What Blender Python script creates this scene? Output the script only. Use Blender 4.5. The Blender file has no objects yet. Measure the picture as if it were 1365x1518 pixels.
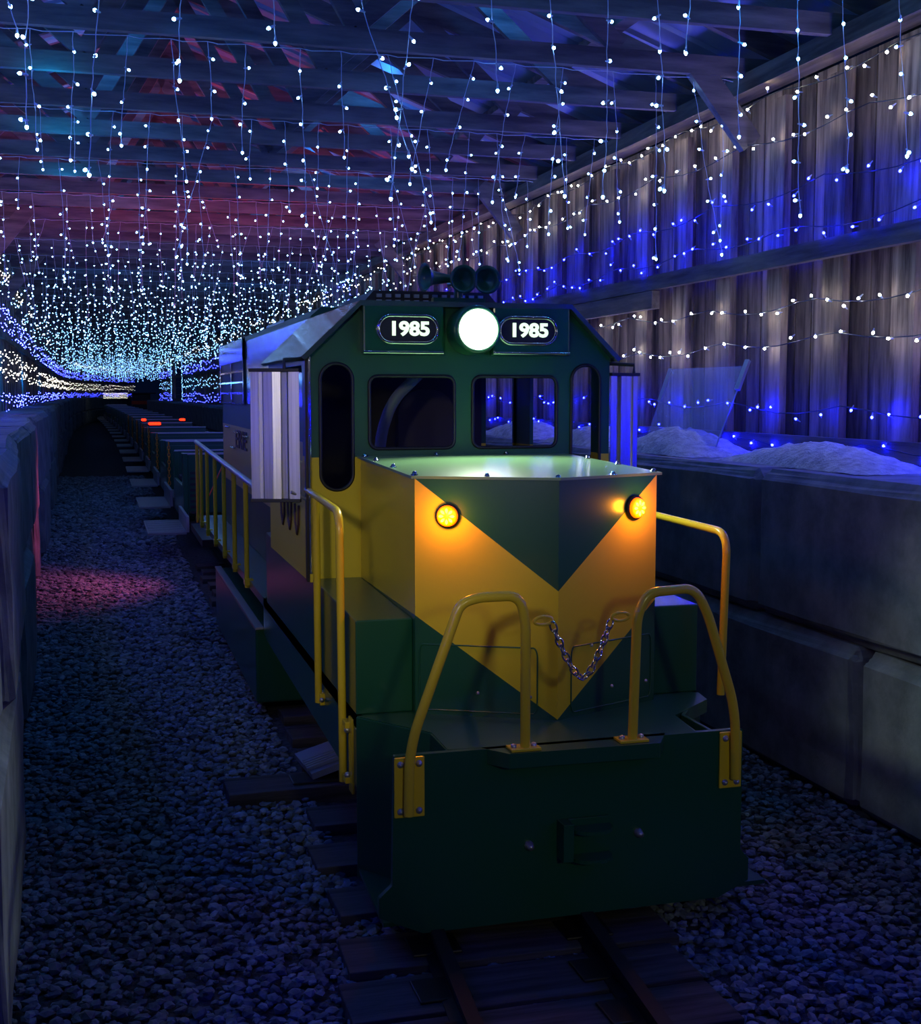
import bpy, math, random
import numpy as np
from mathutils import Vector, Matrix
random.seed(7)
S = bpy.context.scene
COL = S.collection
PI = math.pi

# ---------------------------------------------------------------- camera, world, exposure
H = 1.53
PITCH, YAW = 5.348, 15.749
cam_d = bpy.data.cameras.new('camera'); cam = bpy.data.objects.new('camera', cam_d); COL.objects.link(cam)
cam.location = (0, 0, H)
cam.rotation_euler = (math.radians(90 - PITCH), 0, math.radians(-YAW))
cam_d.sensor_fit = 'HORIZONTAL'; cam_d.sensor_width = 36.0; cam_d.lens = 36.0 * 1880 / 1365
cam_d.clip_end = 400
S.camera = cam

w = bpy.data.worlds.new('night'); S.world = w; w.use_nodes = True
w.node_tree.nodes['Background'].inputs[0].default_value = (0.02, 0.08, 0.35, 1)
w.node_tree.nodes['Background'].inputs[1].default_value = 0.03
S.view_settings.view_transform = 'Standard'; S.view_settings.look = 'None'
S.view_settings.gamma = 1; S.view_settings.use_curve_mapping = False
S.view_settings.exposure = 0.0
S.cycles.use_denoising = True
S.cycles.use_light_tree = True
S.cycles.max_bounces = 6; S.cycles.diffuse_bounces = 2; S.cycles.glossy_bounces = 3
S.cycles.transparent_max_bounces = 8
S.cycles.sample_clamp_indirect = 4.0; S.cycles.caustics_reflective = False; S.cycles.caustics_refractive = False

BULB_WHITE, BULB_BLUE, BULB_WARM = 32.0, 640.0, 85.0      # bulb brightness
HEADLIGHT, SIGNAL = 30.0, 4.0

# red floodlights behind the locomotive, then fill lamps added for brightness
def lamp(name, kind, loc, energy, color, radius=0.1, rot=(0, 0, 0), **kw):
    d = bpy.data.lights.new(name, kind); d.energy = energy; d.color = color
    if kind == 'AREA': d.shape = 'RECTANGLE'
    else: d.shadow_soft_size = radius
    for k, v in kw.items(): setattr(d, k, v)
    o = bpy.data.objects.new(name, d); COL.objects.link(o); o.location = loc; o.rotation_euler = rot
    return o
lamp('red_floodlight', 'SPOT', (0.62, 10.15, 0.95), 50.0, (1.0, 0.12, 0.28), 0.05, rot=(math.radians(58), 0, math.radians(92)), spot_size=1.9, spot_blend=0.8)
lamp('red_uplight', 'SPOT', (0.95, 10.25, 1.0), 170.0, (1.0, 0.06, 0.06), 0.05, rot=(math.radians(158), 0, 0), spot_size=2.1, spot_blend=1.0)
for k_ in range(10): lamp('blue_roof_fill', 'POINT', ((0.1, 2.0)[k_ % 2], 4.7 + 1.57 * k_, 3.62), 8.0, (0.02, 0.24, 1.0), 0.02)  # added blue fill above the chords to brighten the roofing, no fixture there
for x_, y_ in ((0.1, 3.5), (0.8, 3.0), (-0.1, 5.0), (-0.2, 6.6), (2.3, 4.2), (2.3, 3.0), (-0.2, 8.1), (-0.2, 9.7)): lamp('cyan_fill', 'POINT', (x_, y_, 2.98), 3.2, (0.0, 0.34, 1.0), 0.012)  # added cyan fill tucked among the bulbs, turns gravel and blocks bluer
for x_, y_ in ((-.72, 10.5), (-.95, 15.0), (-1.1, 21.0), (-1.2, 30.0), (-1.2, 42.0), (2.75, 32.0), (2.6, 46.0)): lamp('blue_wall_fill', 'POINT', (x_, y_, 1.75), 4.5, (0.0, 0.20, 1.0), 0.012)  # added blue fill over the block walls, lifts walls, walkway and coaches
lamp('left_front_fill', 'SPOT', (-0.62, 0.6, 1.95), 80.0, (1.0, 0.92, 0.62), 0.10, rot=(math.radians(78), 0, math.radians(-23)), spot_size=0.50, spot_blend=0.8)  # made-up fill from the front left, brightens the yellow paint
lamp('front_fill', 'SPOT', (0.9, -2.2, 2.3), 66.0, (1.0, 1.0, 0.60), 0.15, rot=(math.radians(74.5), 0, math.radians(-3.5)), spot_size=0.36, spot_blend=0.7)  # made-up fill from behind the camera, lifts bumper and grab rails

# ---------------------------------------------------------------- materials
def mat(name, color, rough=0.5, metal=0.0, emit=None, strength=0.0, coat=0.0):
    m = bpy.data.materials.new(name); m.use_nodes = True
    b = m.node_tree.nodes['Principled BSDF']
    b.inputs['Base Color'].default_value = (*color, 1); b.inputs['Roughness'].default_value = rough
    b.inputs['Metallic'].default_value = metal; b.inputs['Coat Weight'].default_value = coat
    b.inputs['Coat Roughness'].default_value = 0.12
    if emit: b.inputs['Emission Color'].default_value = (*emit, 1); b.inputs['Emission Strength'].default_value = strength
    return m
def grain(m, c1, c2, scale=(1, 1, 1), nscale=4.0, detail=6, bump=0.3, dist=0.01, island=0.0, rough=None, lo=0.35, hi=0.65, extra=None):
    nt = m.node_tree; N = nt.nodes; L = nt.links; b = N['Principled BSDF']
    tc = N.new('ShaderNodeTexCoord'); mp = N.new('ShaderNodeMapping'); mp.inputs['Scale'].default_value = scale
    L.new(tc.outputs['Object'], mp.inputs['Vector'])
    no = N.new('ShaderNodeTexNoise'); no.inputs['Scale'].default_value = nscale; no.inputs['Detail'].default_value = detail
    no.inputs['Roughness'].default_value = 0.62
    vec = mp.outputs['Vector']
    if island:
        g = N.new('ShaderNodeNewGeometry'); ad = N.new('ShaderNodeVectorMath'); ad.operation = 'ADD'
        mu = N.new('ShaderNodeMath'); mu.operation = 'MULTIPLY'; mu.inputs[1].default_value = 37.0
        L.new(g.outputs['Random Per Island'], mu.inputs[0]); L.new(vec, ad.inputs[0]); L.new(mu.outputs[0], ad.inputs[1]); vec = ad.outputs[0]
    L.new(vec, no.inputs['Vector'])
    cr = N.new('ShaderNodeValToRGB'); cr.color_ramp.elements[0].position = lo; cr.color_ramp.elements[1].position = hi
    cr.color_ramp.elements[0].color = (*c1, 1); cr.color_ramp.elements[1].color = (*c2, 1)
    L.new(no.outputs['Fac'], cr.inputs['Fac']); out = cr.outputs['Color']
    if island:
        hs = N.new('ShaderNodeHueSaturation'); mr = N.new('ShaderNodeMapRange')
        mr.inputs['To Min'].default_value = 1 - island; mr.inputs['To Max'].default_value = 1 + island
        L.new(g.outputs['Random Per Island'], mr.inputs['Value']); L.new(mr.outputs['Result'], hs.inputs['Value'])
        L.new(out, hs.inputs['Color']); out = hs.outputs['Color']
    L.new(out, b.inputs['Base Color'])
    if bump:
        bp = N.new('ShaderNodeBump'); bp.inputs['Strength'].default_value = bump; bp.inputs['Distance'].default_value = dist
        L.new(no.outputs['Fac'], bp.inputs['Height']); L.new(bp.outputs['Normal'], b.inputs['Normal'])
    if rough is not None: b.inputs['Roughness'].default_value = rough
    return m
M = {}
M['board'] = grain(mat('weathered_board', (.2, .15, .1), .75), (.085, .055, .038), (.42, .31, .215), (9, 9, 0.9), 2.2, island=.35, bump=.35)
M['beam'] = grain(mat('rough_beam', (.2, .15, .1), .8), (.07, .055, .045), (.22, .17, .13), (9, 0.8, 9), 2.0, island=.2, bump=.4)
M['truss'] = grain(mat('truss_timber', (.2, .15, .1), .8), (.085, .075, .065), (.25, .21, .17), (0.9, 7, 7), 2.0, island=.25, bump=.2)
M['tie'] = grain(mat('sleeper_timber', (.1, .08, .07), .85), (.03, .028, .03), (.11, .10, .10), (1, 12, 12), 2.5, island=.25, bump=.6)
M['concrete'] = grain(mat('concrete', (.3, .3, .3), .9), (.10, .125, .145), (.22, .25, .275), (1, 1, 1), 5.0, bump=.5, dist=.012)
M['gravel_bed'] = grain(mat('gravel_bed', (.1, .1, .1), .95), (.02, .025, .035), (.08, .09, .11), (1, 1, 1), 30, bump=1, dist=.03)
M['stone'] = grain(mat('crushed_stone', (.3, .3, .3), .8), (.075, .11, .15), (.24, .29, .35), (1, 1, 1), 20, island=.45, bump=.3)
M['sand'] = grain(mat('grey_sand', (.3, .3, .3), .95), (.36, .38, .39), (.62, .64, .65), (1, 1, 1), 22, bump=1, dist=.02)
M['roofing'] = mat('ribbed_metal_roofing', (.34, .40, .50), .45, .3)
def paint(name, c, rough=.28, speck=.06):
    m = mat(name, c, rough, 0, coat=.35)
    nt = m.node_tree; N = nt.nodes; no = N.new('ShaderNodeTexNoise'); no.inputs['Scale'].default_value = 160; no.inputs['Detail'].default_value = 2
    tc = N.new('ShaderNodeTexCoord'); nt.links.new(tc.outputs['Object'], no.inputs['Vector'])
    bp = N.new('ShaderNodeBump'); bp.inputs['Strength'].default_value = speck; bp.inputs['Distance'].default_value = .002
    nt.links.new(no.outputs['Fac'], bp.inputs['Height']); nt.links.new(bp.outputs['Normal'], N['Principled BSDF'].inputs['Normal'])
    return m
M['green'] = paint('dark_green_paint', (.010, .085, .040), .3)
M['lidgreen_lit'] = paint('hood_lid_lit_green', (.16, .30, .15), .3)  # dark green made paler to carry the headlight's light on the lid
M['yellow'] = paint('yellow_paint', (.70, .53, .02), .33)
M['railyellow'] = paint('handrail_yellow_paint', (.78, .55, .03), .25)
M['brown'] = mat('brown_lettering', (.10, .045, .03), .5)
M['steel'] = grain(mat('brushed_steel', (.6, .6, .62), .36, 1.0), (.5, .5, .52), (.7, .7, .72), (60, 60, 1), 3, bump=.05, dist=.002)
M['chrome'] = mat('chrome', (.8, .8, .82), .08, 1.0)
M['galv'] = mat('galvanised_metal', (.5, .5, .52), .38, .8)
M['tread'] = mat('tread_plate', (.26, .27, .29), .5, .5)
M['roofskin'] = mat('glossy_roof_skin', (.16, .24, .22), .16, .7)
M['hoodside'] = mat('glossy_hood_side', (.10, .22, .22), .12, .55, coat=.6)
M['black'] = mat('black_rubber', (.012, .012, .014), .5)
M['darksteel'] = mat('dark_steel', (.05, .045, .045), .45, .7)
M['rail'] = mat('rusty_rail', (.03, .025, .028), .5, .6)
M['seat'] = mat('dark_seat_vinyl', (.05, .045, .055), .5)
M['orangeplastic'] = mat('orange_plastic', (.9, .28, .02), .45)
M['redstrap'] = mat('orange_webbing', (1.0, .10, .03), .6, emit=None)
M['wire'] = mat('clear_white_wire', (.62, .66, .72), .35)
M['darkwire'] = mat('dark_green_wire', (.01, .02, .02), .5)
M['blueboard'] = mat('blue_grey_plank', (.2, .25, .35), .6)
M['bulb_w'] = mat('cool_white_bulb', (1, 1, 1), .3, emit=(.22, .50, 1.0), strength=BULB_WHITE)
M['bulb_y'] = mat('warm_white_bulb', (1, 1, 1), .3, emit=(1.0, .90, .74), strength=BULB_WARM)
M['far_w'] = mat('distant_cool_white_bulb', (1, 1, 1), .3, emit=(.22, .52, 1.0), strength=11)
M['far_y'] = mat('distant_warm_white_bulb', (1, 1, 1), .3, emit=(1.0, .90, .74), strength=11)
M['far_b'] = mat('distant_blue_bulb', (1, 1, 1), .3, emit=(.026, .034, 1.0), strength=65)
M['bulb_n'] = mat('white_wall_bulb', (1, 1, 1), .3, emit=(.95, .95, .93), strength=BULB_WARM)
M['bulb_b'] = mat('blue_bulb', (1, 1, 1), .3, emit=(.0016, .0022, 1.0), strength=BULB_BLUE)
M['headlamp'] = mat('headlamp_lens', (1, 1, 1), .2, emit=(1.0, .98, .86), strength=HEADLIGHT)
M['signal'] = mat('amber_lens', (1, .3, .0), .3, emit=(1.0, .085, .0), strength=SIGNAL)
M['signal_led'] = mat('amber_light_cell', (1, .6, .1), .3, emit=(1.0, .42, .03), strength=9)
M['redlamp'] = mat('red_lens', (1, .05, .02), .3, emit=(1.0, .015, .0), strength=6)
M['digits'] = mat('backlit_digits', (.9, .95, .8), .5, emit=(.78, 1.0, .68), strength=1.1)
g = bpy.data.materials.new('window_glass'); g.use_nodes = True; b = g.node_tree.nodes['Principled BSDF']
b.inputs['Base Color'].default_value = (.0, .0, .0, 1); b.inputs['Roughness'].default_value = .03; b.inputs['Alpha'].default_value = .12
M['glass'] = g
g3 = g.copy(); g3.name = 'scuffed_clear_plastic'; b = g3.node_tree.nodes['Principled BSDF']; b.inputs['Base Color'].default_value = (.6, .7, .85, 1); b.inputs['Alpha'].default_value = .22; b.inputs['Roughness'].default_value = .1; M['plastic'] = g3
g2 = bpy.data.materials.new('smoked_window_glass'); g2.use_nodes = True; b = g2.node_tree.nodes['Principled BSDF']
b.inputs['Base Color'].default_value = (.008, .008, .012, 1); b.inputs['Roughness'].default_value = .06; b.inputs['Alpha'].default_value = .75
M['smoked'] = g2

# ---------------------------------------------------------------- helpers
def wloc(o):
    v = Vector((0, 0, 0))
    while o is not None: v += o.location; o = o.parent
    return v
def thing(name, label, cat, loc=(0, 0, 0), group=None):
    o = bpy.data.objects.new(name, None); o.empty_display_size = .1; COL.objects.link(o); o.location = loc
    o['label'] = label; o['category'] = cat
    if group: o['group'] = group
    return o
def tag(o, label, cat, group=None, kind=None):
    o['label'] = label; o['category'] = cat
    if group: o['group'] = group
    if kind: o['kind'] = kind
    return o
class MB:
    def __init__(s): s.v = []; s.f = []; s.m = []; s.sm = []
    def add(s, vs, fs, mi=0, smooth=False):
        k = len(s.v); s.v += [tuple(v) for v in vs]
        for f in fs: s.f.append([k + i for i in f]); s.m.append(mi); s.sm.append(smooth)
        return s
    def box(s, x0, x1, y0, y1, z0, z1, mi=0):
        return s.add([(x0, y0, z0), (x1, y0, z0), (x1, y1, z0), (x0, y1, z0), (x0, y0, z1), (x1, y0, z1), (x1, y1, z1), (x0, y1, z1)],
                     [(0, 3, 2, 1), (4, 5, 6, 7), (0, 1, 5, 4), (1, 2, 6, 5), (2, 3, 7, 6), (3, 0, 4, 7)], mi)
    def obox(s, c, ax, ay, az, hx, hy, hz, mi=0):
        c = Vector(c); ax, ay, az = Vector(ax).normalized(), Vector(ay).normalized(), Vector(az).normalized()
        vs = [c + ax * (hx * i) + ay * (hy * j) + az * (hz * k) for k in (-1, 1) for (i, j) in ((-1, -1), (1, -1), (1, 1), (-1, 1))]
        return s.add(vs, [(0, 3, 2, 1), (4, 5, 6, 7), (0, 1, 5, 4), (1, 2, 6, 5), (2, 3, 7, 6), (3, 0, 4, 7)], mi)
    def beam(s, p, q, wd, ht, mi=0, upv=(0, 0, 1)):
        p, q = Vector(p), Vector(q); d = (q - p); L = d.length; d.normalize(); u = Vector(upv)
        sx = d.cross(u).normalized(); u = sx.cross(d).normalized()
        return s.obox((p + q) / 2, sx, d, u, wd / 2, L / 2, ht / 2, mi)
    def prism(s, pts, a0, a1, axis='y', mi=0, mi_side=None):
        """pts 2D, extruded along axis; y: pts=(x,z); x: pts=(y,z); z: pts=(x,y)"""
        def P(p, a): return {'y': (p[0], a, p[1]), 'x': (a, p[0], p[1]), 'z': (p[0], p[1], a)}[axis]
        n = len(pts); vs = [P(p, a0) for p in pts] + [P(p, a1) for p in pts]
        s.add(vs, [tuple(range(n))[::-1], tuple(range(n, 2 * n))], mi)
        s.add(vs, [(i, (i + 1) % n, n + (i + 1) % n, n + i) for i in range(n)], mi if mi_side is None else mi_side)
        return s
    def tube(s, pts, r, n=12, mi=0, closed=False, cap=True):
        pts = [Vector(p) for p in pts]; N = len(pts); up = None; rings = []
        for i, p in enumerate(pts):
            if closed: d = pts[(i + 1) % N] - pts[i - 1]
            else: d = pts[min(i + 1, N - 1)] - pts[max(i - 1, 0)]
            d.normalize()
            if up is None: up = Vector((0, 0, 1)) if abs(d.z) < .9 else Vector((1, 0, 0))
            u = (up - d * up.dot(d)); u.normalize(); up = u; vv = d.cross(u)
            rr = r[i] if isinstance(r, (list, tuple)) else r
            rings.append([p + u * (rr * math.cos(2 * PI * k / n)) + vv * (rr * math.sin(2 * PI * k / n)) for k in range(n)])
        vs = [q for R in rings for q in R]; fs = []
        for i in range(N if closed else N - 1):
            a, b2 = i * n, ((i + 1) % N) * n
            for k in range(n): fs.append((a + k, a + (k + 1) % n, b2 + (k + 1) % n, b2 + k))
        s.add(vs, fs, mi, True)
        if cap and not closed: s.add(rings[0], [tuple(range(n))[::-1]], mi); s.add(rings[-1], [tuple(range(n))], mi)
        return s
    def lathe(s, c, d, prof, n=24, mi=0, smooth=True):
        """prof = [(t along d, radius)]"""
        c = Vector(c); d = Vector(d).normalized(); u = Vector((0, 0, 1)) if abs(d.z) < .9 else Vector((1, 0, 0))
        u = (u - d * u.dot(d)).normalized(); v = d.cross(u); vs = []
        for t, r in prof: vs += [c + d * t + u * (r * math.cos(2 * PI * k / n)) + v * (r * math.sin(2 * PI * k / n)) for k in range(n)]
        fs = [(i * n + k, i * n + (k + 1) % n, (i + 1) * n + (k + 1) % n, (i + 1) * n + k) for i in range(len(prof) - 1) for k in range(n)]
        s.add(vs, fs, mi, smooth); return s
    def build(s, name, mats, parent=None, bevel=0, seg=2):
        o = bpy.data.objects.new(name, None)
        me = bpy.data.meshes.new(name); off = wloc(parent) if parent else Vector((0, 0, 0))
        V = np.array(s.v, dtype=float) - np.array(off)
        me.from_pydata(V.tolist(), [], s.f)
        if not isinstance(mats, (list, tuple)): mats = [mats]
        for m in mats: me.materials.append(M[m])
        me.polygons.foreach_set('material_index', s.m); me.polygons.foreach_set('use_smooth', s.sm); me.update()
        bpy.data.objects.remove(o); o = bpy.data.objects.new(name, me); COL.objects.link(o)
        if parent: o.parent = parent
        if bevel:
            b = o.modifiers.new('bevel', 'BEVEL'); b.width = bevel; b.segments = seg; b.limit_method = 'ANGLE'; b.angle_limit = math.radians(40)
        return o
def struct(o): o['kind'] = 'structure'; return o
def rnd(pts, r, k=6, closed=False):
    """polyline with rounded corners"""
    P = [Vector(p) for p in pts]; out = []; n = len(P)
    for i in range(n):
        if not closed and i in (0, n - 1): out.append(P[i]); continue
        a, b, c = P[i - 1], P[i], P[(i + 1) % n]; d1 = (a - b); d2 = (c - b)
        q = min(r, d1.length * .48, d2.length * .48); A = b + d1.normalized() * q; B = b + d2.normalized() * q
        for j in range(k + 1):
            t = j / k; out.append(A * (1 - t) ** 2 + b * (2 * t * (1 - t)) + B * t * t)
    return out
def rrect(x0, x1, z0, z1, r, k=5):
    pts = []
    for cx, cz, a0 in ((x1 - r, z1 - r, 0), (x0 + r, z1 - r, 90), (x0 + r, z0 + r, 180), (x1 - r, z0 + r, 270)):
        for j in range(k + 1):
            a = math.radians(a0 + 90 * j / k); pts.append((cx + r * math.cos(a), cz + r * math.sin(a)))
    return pts
def plate_with_holes(outer, holes, t0, t1, axis, mb, mi=0):
    """tessellate outer polygon minus holes, extrude t0..t1"""
    from mathutils.geometry import tessellate_polygon
    loops = [[Vector((a, b2, 0)) for a, b2 in outer]] + [[Vector((a, b2, 0)) for a, b2 in h[::-1]] for h in holes]
    tris = tessellate_polygon(loops); flat = [(v.x, v.y) for l in loops for v in l]
    def P(p, a): return {'y': (p[0], a, p[1]), 'x': (a, p[0], p[1]), 'z': (p[0], p[1], a)}[axis]
    vs = [P(p, t0) for p in flat] + [P(p, t1) for p in flat]; n = len(flat); fs = []
    for t in tris: fs.append(tuple(t)); fs.append(tuple(n + i for i in t[::-1]))
    k = 0
    for l in loops:
        m = len(l)
        for i in range(m): fs.append((k + i, k + (i + 1) % m, n + k + (i + 1) % m, n + k + i))
        k += m
    mb.add(vs, fs, mi); return mb
def text(body, size, loc, rot, m, parent, name, extrude=.003, offset=0.0, align='CENTER'):
    c = bpy.data.curves.new(name, 'FONT'); c.body = body; c.size = size; c.extrude = extrude; c.offset = offset
    c.align_x = align; c.align_y = 'CENTER'; c.materials.append(M[m])
    t_ = bpy.data.objects.new(name, c); COL.objects.link(t_); dg = bpy.context.evaluated_depsgraph_get(); dg.update()
    me = bpy.data.meshes.new_from_object(t_.evaluated_get(dg)); bpy.data.objects.remove(t_); me.name = name
    o = bpy.data.objects.new(name, me); COL.objects.link(o); o.parent = parent
    o.location = Vector(loc) - wloc(parent); o.rotation_euler = rot; return o
def sh(y):                                            # the hall bends gently to the left in the distance
    return -0.000284 * max(0, y - 20) ** 2
def interp(x, pts):
    if x <= pts[0][0]: return pts[0][1]
    for (a, b2), (c, d) in zip(pts, pts[1:]):
        if x <= c: return b2 + (d - b2) * (x - a) / (c - a)
    return pts[-1][1]
LW = [(-4, -.02), (0, -.17), (3.7, -.25), (11, -.50), (25, -.75), (38, -.93), (50, -1.05), (60, -.95), (68, -.55), (76, .25), (84, 1.6), (90, 3.2)]
def lx(y): return interp(y, LW)                       # inner face of the left block wall
def rx(y): return 2.6 + sh(y)                         # inner face of the right block wall
YEND_R, YEND_L = 62.0, 88.0

# ---------------------------------------------------------------- ground
gm = MB(); gm.add([(-8, -3, 0), (12, -3, 0), (12, 130, 0), (-8, 130, 0)], [(0, 1, 2, 3)]); struct(gm.build('ground', 'gravel_bed'))

def ico():
    t = (1 + 5 ** .5) / 2
    v = np.array([(-1, t, 0), (1, t, 0), (-1, -t, 0), (1, -t, 0), (0, -1, t), (0, 1, t), (0, -1, -t), (0, 1, -t), (t, 0, -1), (t, 0, 1), (-t, 0, -1), (-t, 0, 1)]) / 1.9
    f = np.array([(0, 11, 5), (0, 5, 1), (0, 1, 7), (0, 7, 10), (0, 10, 11), (1, 5, 9), (5, 11, 4), (11, 10, 2), (10, 7, 6), (7, 1, 8),
                  (3, 9, 4), (3, 4, 2), (3, 2, 6), (3, 6, 8), (3, 8, 9), (4, 9, 5), (2, 4, 11), (6, 2, 10), (8, 6, 7), (9, 8, 1)])
    return v, f
def scatter(name, pts, size, m, rs, flat=.6):
    v, f = ico(); n = len(pts); P = np.array(pts)
    R = rs.normal(size=(n, 3, 3)); Q, _ = np.linalg.qr(R)
    sc = size[:, None] * rs.uniform(.6, 1.25, (n, 3))
    V = (v[None] * rs.uniform(.75, 1.2, (n, 12, 1))) * sc[:, None, :]
    V = np.einsum('nij,nkj->nki', Q, V); V[:, :, 2] *= flat; V += P[:, None, :]
    F = (f[None] + (np.arange(n) * 12)[:, None, None]).reshape(-1, 3)
    me = bpy.data.meshes.new(name); me.vertices.add(n * 12); me.vertices.foreach_set('co', V.reshape(-1))
    me.loops.add(F.size); me.loops.foreach_set('vertex_index', F.reshape(-1).astype(np.int32))
    me.polygons.add(len(F)); me.polygons.foreach_set('loop_start', np.arange(0, F.size, 3, dtype=np.int32))
    me.update(calc_edges=True); me.shade_flat(); me.materials.append(M[m]); o = bpy.data.objects.new(name, me); COL.objects.link(o); return o
rs = np.random.RandomState(3)
pts, sz = [], []
for (x0, x1, y0, y1, st) in ((-.35, 2.62, 2.3, 7.0, .026), (-.55, .72, 7.0, 13.0, .036), (-.8, .78, 13, 24, .06)):
    nx, ny = int((x1 - x0) / st), int((y1 - y0) / st)
    gx, gy = np.meshgrid(np.arange(nx), np.arange(ny)); gx = gx.ravel(); gy = gy.ravel()
    X = x0 + (gx + rs.uniform(-.6, .6, gx.size)) * st; Y = y0 + (gy + rs.uniform(-.6, .6, gx.size)) * st
    keep = ~((X > .72) & (X < 1.75) & (Y > 3.5))
    X, Y = X[keep], Y[keep]; s_ = st * rs.uniform(.45, .85, X.size)
    pts.append(np.stack([X, Y, rs.uniform(-.004, .022, X.size)], 1)); sz.append(s_)
tag(scatter('gravel', np.concatenate(pts), np.concatenate(sz), 'stone', rs), 'loose crushed grey gravel covering the ground around the track', 'gravel', kind='stuff')

# ---------------------------------------------------------------- track
def tc(y): return interp(y, [(1.5, .90), (2.7, 1.0), (3.1, 1.035), (4, 1.13), (5, 1.22), (6, 1.24)]) if y < 20 else 1.25 + sh(y)
for sgn, nm in ((-1, 'left'), (1, 'right')):
    rl = MB(); ys = [1.6, 2.2, 2.7, 3.1, 3.6, 4.2, 5, 6, 9, 14, 20, 30, 40, 50, 60, 70]
    prof = [(-.035, 0), (.035, 0), (.035, .008), (.006, .014), (.006, .048), (.018, .052), (.018, .068), (-.018, .068), (-.018, .052), (-.006, .048), (-.006, .014), (-.035, .008)]
    vs = []; n = len(prof)
    for y in ys: vs += [(tc(y) + sgn * .213 + a, y, .035 + z) for a, z in prof]
    fs = [(i * n + k, i * n + (k + 1) % n, (i + 1) * n + (k + 1) % n, (i + 1) * n + k) for i in range(len(ys) - 1) for k in range(n)]
    rl.add(vs, fs)
    tag(rl.build('track_rail', 'rail'), f'dark steel track rail, the {nm} one of the pair running under the locomotive', 'rail')
tie_y = [2.42, 2.72, 2.95, 3.2] + [3.2 + .38 * k for k in range(1, 22)]
tm = None
tie_lab = {1: 'weathered timber sleeper nearest the camera, lying across the track', 2: 'weathered timber sleeper just in front of the green bumper'}
vis = [y for y in tie_y]
for i, y in enumerate(vis):
    if tm is None:
        mb = MB(); mb.box(-.47, .47, -.105, .105, -.06, .055); mb.box(-.29, -.15, -.06, .06, .055, .063, 1); mb.box(.15, .29, -.06, .06, .055, .063, 1)
        o = mb.build('railway_sleeper', ['tie', 'darksteel'], bevel=.006); tm = o
    else:
        o = tm.copy(); COL.objects.link(o)
    o.location = (tc(y) + random.uniform(-.03, .03), y, -.015); o.rotation_euler = (0, 0, random.uniform(-.03, .03))
    o.scale = (random.uniform(.97, 1.05) if i != 7 else 1.35, 1, 1)
    if i == 7: o.location.x -= .12; o.location.z += .02
    lab = tie_lab.get(i)
    if i == 7: lab = 'long weathered sleeper sticking out of the gravel left of the locomotive steps'
    if lab: tag(o, lab, 'sleeper', 'timber sleepers under the track')
    else: tag(o, 'weathered timber sleeper under the train, half sunk in gravel', 'sleeper', 'timber sleepers under the track')
o = MB().obox((.80, 4.8, .11), (1, .15, .25), (-.15, 1, .1), (-.25, 0, 1), .085, .11, .012)
for k in range(7): o.obox((.80 + .0, 4.72 + .026 * k, .122), (1, .15, .25), (-.15, 1, .1), (-.25, 0, 1), .085, .005, .006)
tag(o.build('ribbed_plank', 'blueboard'), 'small ribbed blue-grey plank tilted beside the track under the locomotive', 'plank')

# ---------------------------------------------------------------- concrete block walls
def block_mesh(L, h, d, seed):
    r_ = random.Random(seed); mb = MB(); c = .045
    # box with chamfered edges (local: x = depth from inner face, y = length)
    import bmesh
    bm = bmesh.new(); bmesh.ops.create_cube(bm, size=1)
    for v in bm.verts: v.co = Vector(((v.co.x + .5) * d, v.co.y * L, (v.co.z + .5) * h))
    bmesh.ops.bevel(bm, geom=bm.edges[:] , offset=c, segments=1, affect='EDGES')
    bmesh.ops.subdivide_edges(bm, edges=bm.edges[:], cuts=3, use_grid_fill=True)
    for v in bm.verts: v.co += Vector((r_.uniform(-.004, .004), r_.uniform(-.004, .004), r_.uniform(-.004, .004)))
    me = bpy.data.meshes.new('concrete_block'); bm.to_mesh(me); bm.free(); me.materials.append(M['concrete']); return me
BH = .61
bR = [block_mesh(1.60, .605, .60, k) for k in range(3)]
bL = [block_mesh(1.58, .66, .55, 10 + k) for k in range(3)]
def place_block(me, x, y, z, rot, label, group):
    o = bpy.data.objects.new('concrete_block', me); COL.objects.link(o); o.location = (x, y, z); o.rotation_euler = (0, 0, rot)
    tag(o, label, 'concrete block', group); return o
k = 0; y = 3.95 - 1.61 / 2 - 1.61
while y < YEND_R:
    for c_, off in ((0, 0), (1, 0.79)):
        yy = y + off; nm = ['lower', 'upper'][c_]
        lab = f'{nm}-course grey concrete block of the right wall, behind or beyond the locomotive'
        if k == 1 and c_ == 0: lab = 'large lower concrete block at the right edge of the picture, standing on gravel'
        if k == 2 and c_ == 0: lab = 'lower concrete block right behind the yellow front grab rail'
        if k == 0 and c_ == 1: lab = 'upper concrete block reaching out of the right edge of the picture'
        if k == 1 and c_ == 1: lab = 'upper concrete block with the large heap of grey sand above it, below the clear panel'
        if k == 0 and c_ == 0: lab = 'lower concrete block just outside the right edge of the picture'
        ang = -math.atan2(rx(yy + .5) - rx(yy - .5), 1)
        place_block(bR[(k + c_) % 3], rx(yy) + random.uniform(-.006, .006) + (.012 if c_ else 0), yy, .612 * c_, ang, lab, 'concrete blocks of the right wall')
    y += 1.61; k += 1
ys_ = 2.0; k = 0
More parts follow.
